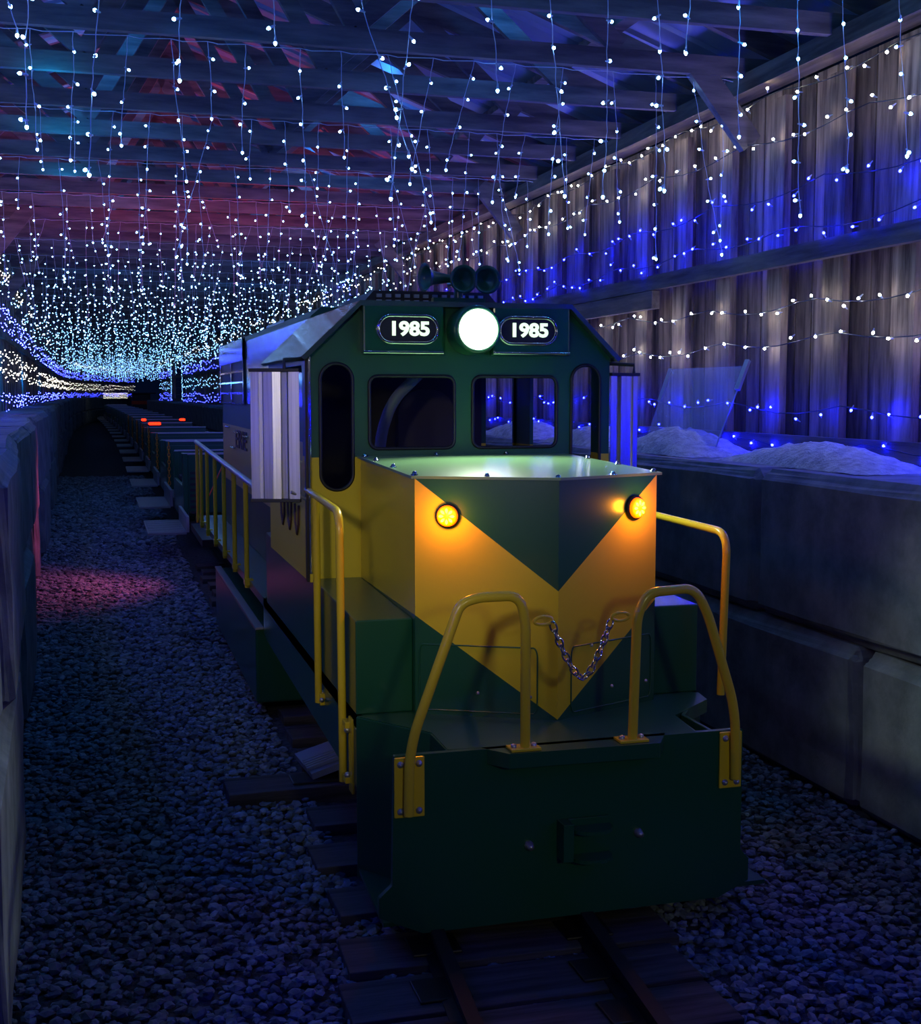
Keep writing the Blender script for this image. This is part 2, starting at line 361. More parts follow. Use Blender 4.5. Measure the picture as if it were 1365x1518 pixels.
while ys_ < YEND_L:
    for c_, off in ((0, 0), (1, 0.7)):
        yy = ys_ + off
        lab = f'{["lower", "upper"][c_]}-course concrete block of the long left wall'
        if k == 0: lab = f'nearest {["lower", "upper"][c_]} concrete block at the left edge of the picture'
        if k == 5: lab = f'{["lower", "upper"][c_]} concrete block in the left wall lit pinkish red'
        dxy = (lx(yy + .8) - lx(yy - .8)) / 1.6; ang = -math.atan(dxy)
        o = place_block(bL[(k + c_) % 3], 0, 0, .665 * c_, 0, lab, 'concrete blocks of the left wall')
        o.rotation_euler = (0, 0, PI + ang + random.uniform(-.035, .035)); o.location = (lx(yy) - random.uniform(0, .05), yy, .665 * c_)
    step = 1.60 / math.sqrt(1 + dxy * dxy); step = 1.60 * math.cos(math.atan(dxy)); ys_ += step; k += 1
# opening beside the end of the right wall and heaps of sand on its top
def heap(cx, cy, lx_, ly_, h, seed, lab):
    mb = MB(); nx, ny = 14, 30; r_ = random.Random(seed); vs = []
    for j in range(ny + 1):
        for i in range(nx + 1):
            u, v = i / nx * 2 - 1, j / ny * 2 - 1
            e = max(0, 1 - abs(v) ** 1.6) * max(0, 1 - abs(u) ** 2)
            vs.append((cx + u * lx_, cy + v * ly_, 1.217 + h * e ** .8 * (1 + r_.uniform(-.1, .1)) + r_.uniform(0, .004)))
    mb.add(vs, [(j * (nx + 1) + i, j * (nx + 1) + i + 1, (j + 1) * (nx + 1) + i + 1, (j + 1) * (nx + 1) + i) for j in range(ny) for i in range(nx)], 0, True)
    return tag(mb.build('sand_heap', 'sand'), lab, 'sand heap', 'sand heaps on the right block wall', 'stuff')
heap(2.95, 6.15, .22, .52, .13, 1, 'long heap of grey sand on the right block wall below the clear panel')
heap(2.98, 4.85, .20, .62, .10, 2, 'heap of grey sand on the block wall reaching the right edge of the picture')
heap(2.95, 7.35, .22, .50, .11, 3, 'heap of grey sand on the block wall seen through the right-hand cab windows')
heap(2.95, 8.7, .22, .60, .12, 4, 'heap of grey sand on the block wall seen through the narrow rear cab window')

# ---------------------------------------------------------------- timber walls
def siding(name, xf, sgn, y0, y1, z0=1.1, z1=3.03, xstep=.53, holes=()):
    """boards: a back row of planks and raised boards every 0.53 m; xf(y) = front plane, sgn = +1 for the right wall"""
    mb = MB(); y = y0; r_ = random.Random(5)
    while y < y1:
        wd = .155 + r_.uniform(-.01, .02) if y < 30 else .35
        if not any(a < y < b for a, b in holes):
            x = xf(y); mb.box(min(x + sgn * .085, x + sgn * .105), max(x + sgn * .085, x + sgn * .105), y, y + wd - .011, z0, z1)
            mb.box(min(x + sgn * .108, x + sgn * .12), max(x + sgn * .108, x + sgn * .12), y, y + wd + .02, z0, z1)
        y += wd
    y = y0 + .05
    while y < y1:
        if not any(a < y < b for a, b in holes):
            x = xf(y); mb.box(min(x, x + sgn * .038), max(x, x + sgn * .038), y, y + .15 + r_.uniform(-.03, .03), z0, z1 - .07)
        y += xstep if y < 30 else 1.5
    return struct(mb.build(name, 'board'))
WXR = lambda y: rx(y) + .60
WXL = lambda y: lx(y) - .50
for a_, b_ in ((-4, 20), (20, 40), (40, YEND_R)): siding('wall_right', WXR, 1, a_, b_, holes=((48.5, 54),))
for a_, b_ in ((-4, 11), (11, 25), (25, 38), (38, 60), (60, 68), (68, 76), (76, YEND_L)): siding('wall_left', WXL, -1, a_, b_)
def hbeam(name, xf, ya, yb, z0, z1, x0, x1, lab, cat='timber beam', kind=None, step=4):
    mb = MB(); n = max(1, int((yb - ya) / step)); 
    for i in range(n):
        a = ya + (yb - ya) * i / n; b2 = ya + (yb - ya) * (i + 1) / n
        mb.add([(xf(a) + x0, a, z0), (xf(a) + x1, a, z0), (xf(b2) + x1, b2, z0), (xf(b2) + x0, b2, z0), (xf(a) + x0, a, z1), (xf(a) + x1, a, z1), (xf(b2) + x1, b2, z1), (xf(b2) + x0, b2, z1)],
               [(0, 3, 2, 1), (4, 5, 6, 7), (0, 1, 5, 4), (1, 2, 6, 5), (2, 3, 7, 6), (3, 0, 4, 7)])
    return tag(mb.build(name, 'beam'), lab, cat)
hbeam('wall_rail', WXR, 2.6, 9.6, 2.14, 2.225, -.045, .0, 'long horizontal timber rail along the middle of the right board wall')
hbeam('wall_rail', WXR, 7.0, 13.5, 2.03, 2.135, -.05, .0, 'short lower timber rail ending in a dark cut end above the cab roof')
hbeam('wall_rail', WXR, 9.6, YEND_R, 2.14, 2.225, -.045, .0, 'middle timber rail of the right wall beyond the locomotive cab')
hbeam('wall_rail', WXR, 2.6, YEND_R, 1.24, 1.33, -.045, .0, 'low timber rail at the foot of the right board wall')
hbeam('top_plate', WXR, 2.6, YEND_R, 3.03, 3.12, -.07, .06, 'timber top plate along the head of the right board wall')
hbeam('wall_rail', WXL, 2.0, YEND_L, 2.14, 2.225, .0, .045, 'middle timber rail along the left board wall')
hbeam('top_plate', WXL, 2.0, YEND_L, 3.03, 3.12, -.06, .07, 'timber top plate along the head of the left board wall')
bl = None
for k in range(15):
    y = 5.9 + 3.75 * k; x = WXR(y)
    mb = MB().beam((x - .02, y, 2.78), (x - .32, y, 3.14), .05, .12)
    tag(mb.build('knee_brace', 'truss'), 'diagonal timber brace from wall to truss, nearest on the right wall' if k == 0 else
        ('second diagonal brace on the right wall, just above the locomotive roof' if k == 1 else 'diagonal timber knee brace farther along the right wall'), 'knee brace', 'knee braces of the right wall')
for k in range(14):
    y = 11.9 + 3.75 * k; x = WXL(y)
    mb = MB().beam((x + .03, y, 2.62), (x + .44, y, 3.14), .05, .13)
    tag(mb.build('knee_brace', 'truss'), 'diagonal timber brace at the left edge of the picture under the trusses' if k == 0 else 'diagonal timber knee brace farther along the left wall', 'knee brace', 'knee braces of the left wall')

# ---------------------------------------------------------------- roof trusses and roofing
TY = [4.32 + .785 * k for k in range(0, 104)]
XL, XR = -2.2, 3.32; XM = (XL + XR) / 2; ZB = 3.10
def slope_z(x): return 3.26 + (min(x - XL, XR - x) + .3) * .36
proto = {}
def truss_parts(full):
    P = []
    m1 = MB().box(XL, XR, -.02, .02, ZB, ZB + .092); P.append(('bottom_chord', m1))
    for sg in (-1, 1):
        x0 = XL - .3 if sg < 0 else XR + .3
        m2 = MB().beam((x0, 0, slope_z(XL) - .36 * .3 - .12), (XM, 0, slope_z(XM) - .10), .038, .11); P.append(('top_chord', m2))
    ks = (-1.75, -.9, 0, .9, 1.75)
    webs = [((XM - 1.9, ZB + .1), (XM - 1.25, slope_z(XM - 1.25) - .14)), ((XM - .6, ZB + .1), (XM - 1.25, slope_z(XM - 1.25) - .14)), ((XM - .6, ZB + .1), (XM, slope_z(XM) - .16)),
            ((XM + .6, ZB + .1), (XM, slope_z(XM) - .16)), ((XM + .6, ZB + .1), (XM + 1.25, slope_z(XM + 1.25) - .14)), ((XM + 1.9, ZB + .1), (XM + 1.25, slope_z(XM + 1.25) - .14))]
    for a, b2 in webs: P.append(('web', MB().beam((a[0], .0, a[1]), (b2[0], .0, b2[1]), .036, .085)))
    return P
meshes = [(n_, mb.build(n_, 'galv' if n_ == 'nail_plate' else 'truss')) for n_, mb in truss_parts(True)]
flat = MB()
for n_, mb in truss_parts(True): flat.add(mb.v, mb.f)
flat_o = flat.build('roof_truss', 'truss')
ordn = ['nearest', 'second', 'third', 'fourth', 'fifth', 'sixth', 'seventh', 'eighth']
first = True
for i, y in enumerate(TY):
    if i < 14:
        r_ = thing('roof_truss', (f'{ordn[i]} timber roof truss counted from the top edge of the picture' if i < 8 else 'timber roof truss in the middle distance, behind the first eight'), 'roof truss', (sh(y), y, 0), 'timber roof trusses')
        for n_, m_ in meshes:
            c = m_ if first else m_.copy()
            if not first: COL.objects.link(c)
            c.parent = r_
        first = False
    else:
        c = flat_o if i == 14 else flat_o.copy()
        if i > 14: COL.objects.link(c)
        c.location = (sh(y) if y < 58 else sh(58) + (y - 58) * .03, y, 0)
        tag(c, 'distant timber roof truss above the curtains of icicle lights', 'roof truss', 'timber roof trusses')
mb = MB()
for sg in (-1, 1):
    x0, x1 = (XL - .35, XM) if sg < 0 else (XM, XR + .35); z0, z1 = (slope_z(XL) - .126, slope_z(XM)) if sg < 0 else (slope_z(XM), slope_z(XR) - .126)
    segs = [3.0 + .115 * k for k in range(0, 300)]
    ylist = []
    for k in range(300):
        y = 2.0 + .25 * k; ylist += [(y, 0), (y + .17, 0), (y + .185, .022), (y + .235, .022)]
    vs = []
    for y, dz in ylist: vs += [(x0 + sh(min(y, 58)), y, z0 + dz), (x1 + sh(min(y, 58)), y, z1 + dz)]
    mb.add(vs, [(2 * i, 2 * i + 1, 2 * i + 3, 2 * i + 2) for i in range(len(ylist) - 1)])
struct(mb.build('roof', 'roofing'))
for k in range(5):
    x = [XM - 2.2, XM - 1.1, XM + .05, XM + 1.1, XM + 2.2][k]
    mb = MB().box(x - .045, x + .045, 3.0, 60, slope_z(x) - .065, slope_z(x) - .02)
    tag(mb.build('roof_purlin', 'truss'), ['leftmost roof purlin under the metal roofing', 'left middle roof purlin under the metal roofing', 'roof purlin along the ridge', 'right middle roof purlin under the metal roofing', 'rightmost roof purlin under the metal roofing'][k], 'purlin')

# ---------------------------------------------------------------- fairy lights
def bulb_geo(mb, p, d, r, mi, near):
    """bulb with a tapered clear base pointing along d"""
    p = Vector(p)
    if near:
        d = Vector(d).normalized()
        mb.lathe(p, d, [(-.024, .0025), (-.008, .0045), (-.003, r * .75)], 6, 0)
        mb.lathe(p, d, [(-.003, r * .75), (0, r), (r * .9, r * .8), (r * 1.5, .0008)], 8, mi)
    else:
        v = [(r, 0, 0), (-r, 0, 0), (0, r, 0), (0, -r, 0), (0, 0, r), (0, 0, -r)]
        mb.add([(p.x + a, p.y + b2, p.z + c) for a, b2, c in v], [(0, 2, 4), (2, 1, 4), (1, 3, 4), (3, 0, 4), (2, 0, 5), (1, 2, 5), (3, 1, 5), (0, 3, 5)], mi)
bulb_obj = {}
def bulb_mesh(m):
    if m not in bulb_obj:
        mb = MB(); bulb_geo(mb, (0, 0, 0), (0, 0, -1), .0062, 1, True); o = mb.build('bulb', ['wire', m]); bulb_obj[m] = o.data; bpy.data.objects.remove(o)
    return bulb_obj[m]
def place_bulb(m, p, d, root, s=1.0):
    o = bpy.data.objects.new('bulb', bulb_mesh(m)); COL.objects.link(o); o.parent = root
    o.location = Vector(p) - root.location
    o.rotation_euler = Vector((0, 0, -1)).rotation_difference(Vector(d)).to_euler(); o.scale = (s, s, s)
def rsize(y): return .0066 + min(.0028, max(0, y - 10) * .0001)
rl = random.Random(11)
ROWS = [4.36, 5.93, 7.50, 9.07] + [10.64 + 1.57 * k for k in range(46)] + [-.35]
bulb_count = 0
for i, y in enumerate(ROWS):
    if y > 80: continue
    near = 2 < y < 11
    xa = max(-2.1 + sh(y), lx(y) - .45); xb = min(3.12 + sh(min(y, 60)), 3.12) if y < 60 else 3.0
    if y < 8: xa = max(xa, -.6)
    if y > 62: xb = 3.6
    wires = MB(); far = MB(); bl_ = []
    x = xa + rl.uniform(0, .1); lead = [(xa, y - .025, 3.085)]
    while x < xb:
        L = rl.choice([.32, .45, .55, .68, .8, .8]) * rl.uniform(.9, 1.1)
        z = 3.09; px, py = x, y - .03; path = [(px, py, z)]; drift = rl.uniform(-.05, .05) if rl.random() < .6 else rl.uniform(-.2, .2)
        lead += [(x, y - .025, 3.09), (x + .05, y - .025, 3.082)]
        nxt = z - rl.uniform(.04, .12)
        while z > 3.09 - L:
            z -= .035; px += drift * .06 + rl.uniform(-.004, .004); py += rl.uniform(-.003, .003); path.append((px, py, z))
            if z < nxt:
                a = rl.uniform(0, 2 * PI); d = (math.cos(a) * .8, math.sin(a) * .5, rl.uniform(-.8, .35)); bl_.append(((px + d[0] * .022, py + d[1] * .02, z + d[2] * .02), d)); nxt = z - rl.uniform(.085, .135) * (1 if y < 30 else 1.5)
        bl_.append(((px, py, z - .02), (0, 0, -1)))
        wires.tube(path, .0016 if near else .002, 3 if not near else 4, 0, cap=False)
        x += rl.uniform(.15, .27) if near else (rl.uniform(.12, .21) if y < 30 else rl.uniform(.2, .34))
    wires.tube(lead, .0022, 4, 0, cap=False)
    bulb_count += len(bl_)
    if near:
        r_ = thing('icicle_light_curtain', f'{ordn[i]} curtain of cool white icicle lights from the front, hanging below a truss', 'icicle lights', (1, y, 3.09), 'icicle light curtains')
        wires.build('wire', 'wire', r_)
        bl_.sort(key=lambda b2: abs(b2[0][0] - 1.2))
        for p, d in bl_[:100]: place_bulb('bulb_w', p, d, r_)
        if len(bl_) > 100:
            for p, d in bl_[100:]: bulb_geo(far, p, d, .007, 1, True)
            o = far.build('bulbs', ['wire', 'bulb_w'], r_); o['kind'] = 'stuff'
    else:
        for p, d in bl_: bulb_geo(wires, p, d, rsize(y), 1, False)
        tag(wires.build('icicle_light_curtain', ['wire', 'bulb_w' if y < 22 else 'far_w']), 'curtain of cool white icicle lights behind the camera, outside the picture' if y < 2 else (f'{["fifth","sixth","seventh","eighth"][i-len([q for q in ROWS if q < 11])]} curtain of cool white icicle lights from the front' if i - len([q for q in ROWS if q < 11]) < 4 else 'far-off curtain of cool white icicle lights deep in the hall'), 'icicle lights', 'icicle light curtains')
# warm bulbs close to the camera, top right
r_ = thing('icicle_light_strand', 'short strand of two warm white bulbs hanging at the top edge above the right wall', 'string lights', (1.72, 3.42, 2.95))
wr = MB().tube([(1.72, 3.42, 3.09), (1.722, 3.42, 2.93), (1.74, 3.42, 2.88), (1.76, 3.42, 2.84), (1.757, 3.42, 2.80), (1.775, 3.42, 2.762)], .003, 5); wr.tube([(1.722, 3.42, 2.935), (1.70, 3.42, 2.90)], .003, 5); wr.build('wire', 'wire', r_)
place_bulb('bulb_y', (1.785, 3.42, 2.745), (.5, 0, -1), r_, 1.2); place_bulb('bulb_y', (1.695, 3.42, 2.885), (-.5, 0, -1), r_, 1.2)
r_ = thing('icicle_light_strand', 'single warm white bulb hanging at the top edge near the right truss ends', 'string lights', (1.93, 3.35, 2.95))
MB().tube([(1.90, 3.35, 3.06), (1.905, 3.35, 2.95), (1.92, 3.35, 2.90), (1.94, 3.35, 2.87)], .003, 5).build('wire', 'wire', r_)
place_bulb('bulb_y', (1.95, 3.35, 2.85), (.6, 0, -1), r_, 1.2)
# strings along the walls
def yy_near(y): return y < 10.5
def wall_string(xf, dx, y0, y1, z, m, lab, sp=.15, sag=.05, amp=.05, seed=0, near_to=12.0, gap=()):
    r2 = random.Random(seed); bl_ = []; path = []
    y = y0; ph = r2.uniform(0, 9)
    while y < y1:
        zz = z - sag * math.sin(((y + ph) % 1.06) / 1.06 * PI) + amp * .4 * math.sin(y * .9 + ph)
        path.append((xf(y) + dx, y, zz)); y += .18 if y < 20 else .6
    y = y0 + r2.uniform(0, .1)
    while y < y1:
        if not any(a < y < b2 for a, b2 in gap):
            zz = z - sag * math.sin(((y + ph) % 1.06) / 1.06 * PI) + amp * .4 * math.sin(y * .9 + ph) + r2.uniform(-.03, .03) * (1 if yy_near(y) else 2.2)
            d = (-(1 if dx < 0 else -1) * .5, r2.uniform(-1, 1), r2.uniform(-1, 1)); bl_.append((y, (xf(y) + dx - (.004 if dx < 0 else -.004) + r2.uniform(-.012, .006) * (1 if dx < 0 else -1), y, zz), d))
        y += sp * r2.uniform(.55, 1.5) * (1 if y < 22 else 2.2)
    r_ = thing('string_lights', lab, 'string lights', (xf(y0), y0, z), 'string lights along the walls')
    wr = MB().tube(path, .0028, 4, 0, cap=False); wr.build('wire', 'darkwire', r_)
    far = MB(); c = 0
    for (yy, p, d) in bl_:
        if 3.2 < yy < near_to and c < 100: place_bulb(m, p, d, r_, 1.0); c += 1
        else: bulb_geo(far, p, d, rsize(yy) * (.85 if yy < 14 else 1.0), 1 if yy < 14 else 2, yy < near_to)
    if far.v:
        o = far.build('bulbs', ['wire', m, {'bulb_w': 'far_w', 'bulb_n': 'far_w', 'bulb_y': 'far_y', 'bulb_b': 'far_b'}[m]], r_); o['kind'] = 'stuff'
G_R = ((48.5, 54),)
rows = [(2.97, 'bulb_y', 'topmost white light string, along the top plate'), (2.77, 'bulb_n', 'second white light string from the top, below the top plate'), (2.50, 'bulb_b', 'upper blue light string above the middle rail'),
        (2.31, 'bulb_b', 'lower blue light string just above the middle rail'), (1.99, 'bulb_n', 'white light string just below the middle rail'), (1.79, 'bulb_n', 'lower white light string below the middle rail'),
        (1.50, 'bulb_b', 'blue light string above the block wall'), (1.33, 'bulb_b', 'lowest blue light string, close above the block wall')]
for j, (z, m, lab) in enumerate(rows):
    wall_string(WXR, -.045, (0.3 if m == 'bulb_b' else 3.2), YEND_R, z, m, lab + ' on the right', seed=20 + j, gap=G_R, near_to=10.5, sp=.18)
    wall_string(WXL, .03, (0.3 if m == 'bulb_b' else 3.6), YEND_L, z, ('bulb_y' if m == 'bulb_n' and z < 2.2 else m), lab + ' on the left', seed=40 + j, near_to=0, sp=.16)
def frame_lights(lab, y0, y1, z0, z1, m, dense=.05):
    mb = MB(); r2 = random.Random(3); x = lambda y: WXR(y) - .06
    pts_ = []
    for z in np.arange(z0, z1, dense): pts_ += [(y0, z), (y1, z)]
    for y in np.arange(y0, y1, dense * 3): pts_ += [(y, z1)]
    mb.tube([(x(y0), y0, z0), (x(y0), y0, z1), (x(y1), y1, z1), (x(y1), y1, z0)], .004, 4, 0)
    for y, z in pts_: bulb_geo(mb, (x(y) + r2.uniform(-.03, .0), y + r2.uniform(-.05, .05), z + r2.uniform(-.02, .02)), (0, 0, 1), rsize(y), 1, False)
    tag(mb.build('string_lights', ['darkwire', {'bulb_b': 'far_b'}.get(m, 'far_w')]), lab, 'string lights')
frame_lights('blue lights framing the dark gap high on the right wall above the long hood', 16.4, 18.3, 2.25, 2.95, 'bulb_b', .06)
frame_lights('dense white lights heaped over the dark gap on the right wall', 16.4, 18.3, 2.86, 3.0, 'bulb_w', .03)
frame_lights('string of lights framing the far doorway in the right wall', 48.4, 54, 1.3, 2.9, 'bulb_w', .05)
mb = MB().box(WXR(17) - .03, WXR(17) + .0, 16.5, 18.2, 2.25, 2.8); struct(mb.build('window_1', 'black'))

# ---------------------------------------------------------------- clear panel leaning on the right wall
r_ = thing('clear_panel', 'clear plastic panel with white end strips leaning against the right wall on the blocks', 'clear panel', (2.95, 6.2, 1.22))
c0, c1, c2, c3 = Vector((2.90, 6.50, 1.26)), Vector((2.90, 5.66, 1.27)), Vector((3.12, 5.78, 1.665)), Vector((3.12, 6.66, 1.665))
nrm = (c1 - c0).cross(c3 - c0).normalized() * .004
MB().add([c0 - nrm, c1 - nrm, c2 - nrm, c3 - nrm, c0 + nrm, c1 + nrm, c2 + nrm, c3 + nrm], [(3, 2, 1, 0), (4, 5, 6, 7), (0, 1, 5, 4), (1, 2, 6, 5), (2, 3, 7, 6), (3, 0, 4, 7)]).build('pane', 'plastic', r_)
MB().beam(c0.lerp(c3, .55), c3, .02, .02).build('end_strip', 'galv', r_)
MB().beam(c1.lerp(c2, .70) - Vector((0, 0, 0)), c2 + Vector((.01, 0, .03)), .025, .02).build('end_strip', 'galv', r_)
MB().beam(c1, c2, .006, .006).build('edge_trim', 'galv', r_)
tag(MB().tube([(2.88, 6.42, 1.235), (2.87, 6.41, 1.265), (2.86, 6.36, 1.275), (2.85, 6.30, 1.255), (2.86, 6.28, 1.235)], .010, 8).build('cable_loop', 'black'), 'short black cable loop on the block wall at the foot of the clear panel', 'cable')

# ---------------------------------------------------------------- locomotive
def two_tone(name, lower, upper, zs, rough=.5, metal=0.0, low2=None, zs2=None):
    m = mat(name, upper, rough, metal, coat=.08); nt = m.node_tree; N = nt.nodes; L = nt.links; b = N['Principled BSDF']
    t = N.new('ShaderNodeTexCoord'); sp = N.new('ShaderNodeSeparateXYZ'); L.new(t.outputs['Object'], sp.inputs[0])
    def step(z):
        q = N.new('ShaderNodeMath'); q.operation = 'GREATER_THAN'; q.inputs[1].default_value = z; L.new(sp.outputs['Z'], q.inputs[0]); return q.outputs[0]
    mx = N.new('ShaderNodeMix'); mx.data_type = 'RGBA'; L.new(step(zs), mx.inputs['Factor'])
    mx.inputs['A'].default_value = (*lower, 1); mx.inputs['B'].default_value = (*upper, 1); out = mx.outputs['Result']
    if low2:
        m2 = N.new('ShaderNodeMix'); m2.data_type = 'RGBA'; L.new(step(zs2), m2.inputs['Factor']); m2.inputs['A'].default_value = (*low2, 1); L.new(out, m2.inputs['B']); out = m2.outputs['Result']
    L.new(out, b.inputs['Base Color'])
    no = N.new('ShaderNodeTexNoise'); no.inputs['Scale'].default_value = 150; L.new(t.outputs['Object'], no.inputs['Vector'])
    bp = N.new('ShaderNodeBump'); bp.inputs['Strength'].default_value = .05; bp.inputs['Distance'].default_value = .002
    L.new(no.outputs['Fac'], bp.inputs['Height']); L.new(bp.outputs['Normal'], b.inputs['Normal'])
    return m
GREEN, YEL = (.010, .085, .040), (.70, .53, .02)
M['cabpaint'] = two_tone('cab_two_tone_paint', YEL, GREEN, 1.307)
M['hoodpaint'] = two_tone('long_hood_two_tone_paint', (.55, .42, .10), GREEN, 1.31, low2=GREEN, zs2=.91)
CX = 1.25
loco = thing('locomotive', 'dark green and yellow park train locomotive numbered 1985 with its headlight on', 'locomotive', (CX, 3.2, 0))
def mx_(pts): return [(2 * CX - x, y) for x, y in pts][::-1]
# deck
left = [(.70, 9.65), (.70, 3.60), (.866, 3.366), (.864, 3.19), (.952, 3.185), (1.010, 3.105)]
deck = left + [(1.437, 3.095), (1.492, 3.185), (1.585, 3.185), (1.604, 3.36), (1.785, 3.51), (1.80, 3.60), (1.80, 9.65)]
MB().prism(deck, .545, .585, 'z').build('deck', 'green', loco, .004)
bump = [(.712, .585), (.706, .235), (.67, .204), (.67, .152), (.79, .097), (1.655, .10), (1.748, .142), (1.748, .206), (1.722, .235), (1.722, .585)]
bmp = MB().prism(bump, 3.165, 3.185, 'y').build('bumper_plate', 'green', loco, .004)
cp = MB().box(1.165, 1.195, 3.11, 3.165, .27, .375); 
for z in (.355, .275):
    pts_ = [(1.195, 3.165), (1.195, 3.14)] + [(1.255 - .06 * math.cos(a), 3.14 - .05 * math.sin(a)) for a in np.linspace(.1, PI - .1, 10)] + [(1.315, 3.14), (1.315, 3.165)]
    cp.prism(pts_, z - .010, z, 'z')
cp.box(1.195, 1.315, 3.155, 3.165, .25, .375)
cp.build('coupler_pocket', 'green', bmp, .002)
for x, z in ((1.085, .31), (1.405, .315)):
    MB().lathe((x, 3.165, z), (0, -1, 0), [(0, .013), (.006, .013), (.009, .009), (.022, .009), (.024, 0)], 12).build('bolt', 'galv', bmp)
# side skirts and step wells
for sg, mir in ((1, False), (-1, True)):
    X = (lambda v: 2 * CX - v) if mir else (lambda v: v)
    a, b2 = sorted((X(.70), X(.715)))
    MB().prism([(3.60, .365), (5.75, .405), (5.85, .42), (5.85, .585), (3.60, .585)], a, b2, 'x').build('side_skirt', 'green', loco, .002)
    mb = MB()
    for (p, q) in (((.70, 3.60), (.866, 3.366)), ((.866, 3.366), (.866, 3.185))):
        p = Vector((X(p[0]), p[1], 0)); q = Vector((X(q[0]), q[1], 0)); n = Vector((0, 0, 1)).cross(q - p).normalized() * .006
        mb.add([p - n + Vector((0, 0, .10)), q - n + Vector((0, 0, .10)), q + n + Vector((0, 0, .10)), p + n + Vector((0, 0, .10)), p - n + Vector((0, 0, .583)), q - n + Vector((0, 0, .583)), q + n + Vector((0, 0, .583)), p + n + Vector((0, 0, .583))],
               [(0, 3, 2, 1), (4, 5, 6, 7), (0, 1, 5, 4), (1, 2, 6, 5), (2, 3, 7, 6), (3, 0, 4, 7)])
    sw = mb.build('step_well', 'green', loco, .002)
    for z, xo, yo in ((.128, .700, 3.60), (.245, .785, 3.48)):
        pl_ = [(X(xo), yo), (X(.866), 3.366), (X(.866), 3.186), (X(xo if xo > .7 else .685), 3.186)]
        if mir: pl_ = pl_[::-1]
        MB().prism(pl_, z - .012, z, 'z').build('step_tread', 'green', sw, .002)
    a, b2 = sorted((X(.70), X(.872)))
    mb = MB(); mb.add([(a, 3.615, .585), (b2, 3.615, .585), (b2, 5.72, .585), (a, 5.72, .585), (a, 3.615, .866), (b2, 3.615, .866), (b2, 5.72, .905), (a, 5.72, .905)],
                      [(0, 3, 2, 1), (4, 5, 6, 7), (0, 1, 5, 4), (1, 2, 6, 5), (2, 3, 7, 6), (3, 0, 4, 7)])
    mb.build('side_locker', 'green', loco, .004)
MB().box(.665, 2 * CX - .665, 5.88, 8.05, .08, .435).build('fuel_tank', 'green', loco, .012)
MB().box(.662, .70, 5.86, 8.05, .435, .445).build('running_strip', 'galv', loco)
# short hood / nose
A, B, Cc = Vector((.872, 3.584, 0)), Vector((CX, 3.396, 0)), Vector((1.622, 3.55, 0))
def fp(P, Q, t, z, out=0.0):
    d = Q - P; n = Vector((d.y, -d.x, 0)).normalized(); p = P + d * t + n * out; return Vector((p.x, p.y, z))
zt = 1.283
nose = MB()
def face(P, Q, poly, mi): nose.add([fp(P, Q, t, z) for t, z in poly], [tuple(range(len(poly)))], mi)
face(A, B, [(0, zt), (1, zt - .32), (1, zt)][::1], 1); face(A, B, [(0, .88), (1, .587), (1, zt - .32), (0, zt)], 0); face(A, B, [(0, .585), (1, .585), (1, .587), (0, .88)], 1)
face(B, Cc, [(0, zt), (0, zt - .32), (1, zt)], 1); face(B, Cc, [(0, .587), (1, .90), (1, zt), (0, zt - .32)], 0); face(B, Cc, [(0, .585), (1, .585), (1, .90), (0, .587)], 1)
for P, xs in ((A, .872), (Cc, 1.622)):
    y0 = P.y
    for za, zb, mi in ((.585, .88 if xs < 1 else .90, 1), (.88 if xs < 1 else .90, None, 0)):
        q = [(xs, 4.4, za), (xs, y0, za), (xs, y0, zb or zt), (xs, 4.4, zb or 1.303)]
        nose.add(q, [(0, 1, 2, 3) if xs < 1 else (3, 2, 1, 0)], mi)
nose_o = nose.build('short_hood', ['yellow', 'green'], loco)
NL = Vector((A.y - B.y, 0, 0))
for P, Q, (t0, t1) in ((A, B, (.03, .86)), (B, Cc, (.13, .96))):
    nrm_ = (lambda P, Q: Vector(((Q - P).y, -(Q - P).x, 0)).normalized())(P, Q)
    pts_ = []
    for t, z in rrect(t0, t1, .600, .795, .03): pts_.append(fp(P, Q, t, z, .001))
    MB().tube(pts_, .0025, 6, 0, closed=True).build('access_panel_edge', 'green', nose_o)
    for t, z in ((t0 + .2, .79), (.5 * (t0 + t1), .655), (t1 - .05, .65)):
        p = fp(P, Q, t, z); MB().lathe(p, nrm_, [(0, .006), (.004, .005), (.006, 0)], 8).build('screw', 'galv', nose_o)
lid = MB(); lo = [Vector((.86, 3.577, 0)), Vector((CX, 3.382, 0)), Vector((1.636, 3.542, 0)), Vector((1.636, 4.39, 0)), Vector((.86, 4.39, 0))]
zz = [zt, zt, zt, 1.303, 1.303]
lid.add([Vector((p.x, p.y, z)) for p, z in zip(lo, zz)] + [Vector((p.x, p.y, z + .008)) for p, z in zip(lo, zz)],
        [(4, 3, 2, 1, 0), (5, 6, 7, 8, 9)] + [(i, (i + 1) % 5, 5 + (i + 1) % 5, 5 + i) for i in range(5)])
lid_o = lid.build('hood_lid', 'lidgreen_lit', loco)
def lidz(y): return 1.291 + (y - 3.5) * .0245
for p in ([(.875, 3.60), (.875, 3.88), (.877, 4.15), (.878, 4.34), (1.065, 3.495), (CX, 3.405), (1.45, 3.48), (1.618, 3.565), (1.62, 3.85), (1.62, 4.12), (1.14, 4.36), (1.4, 4.36)]):
    z = lidz(p[1]); MB().lathe((p[0], p[1], z - .001), (0, 0, 1), [(0, .011), (.002, .011), (.003, .0075), (.008, .0065), (.011, .003), (.0115, 0)], 12).build('bolt', 'chrome', lid_o)
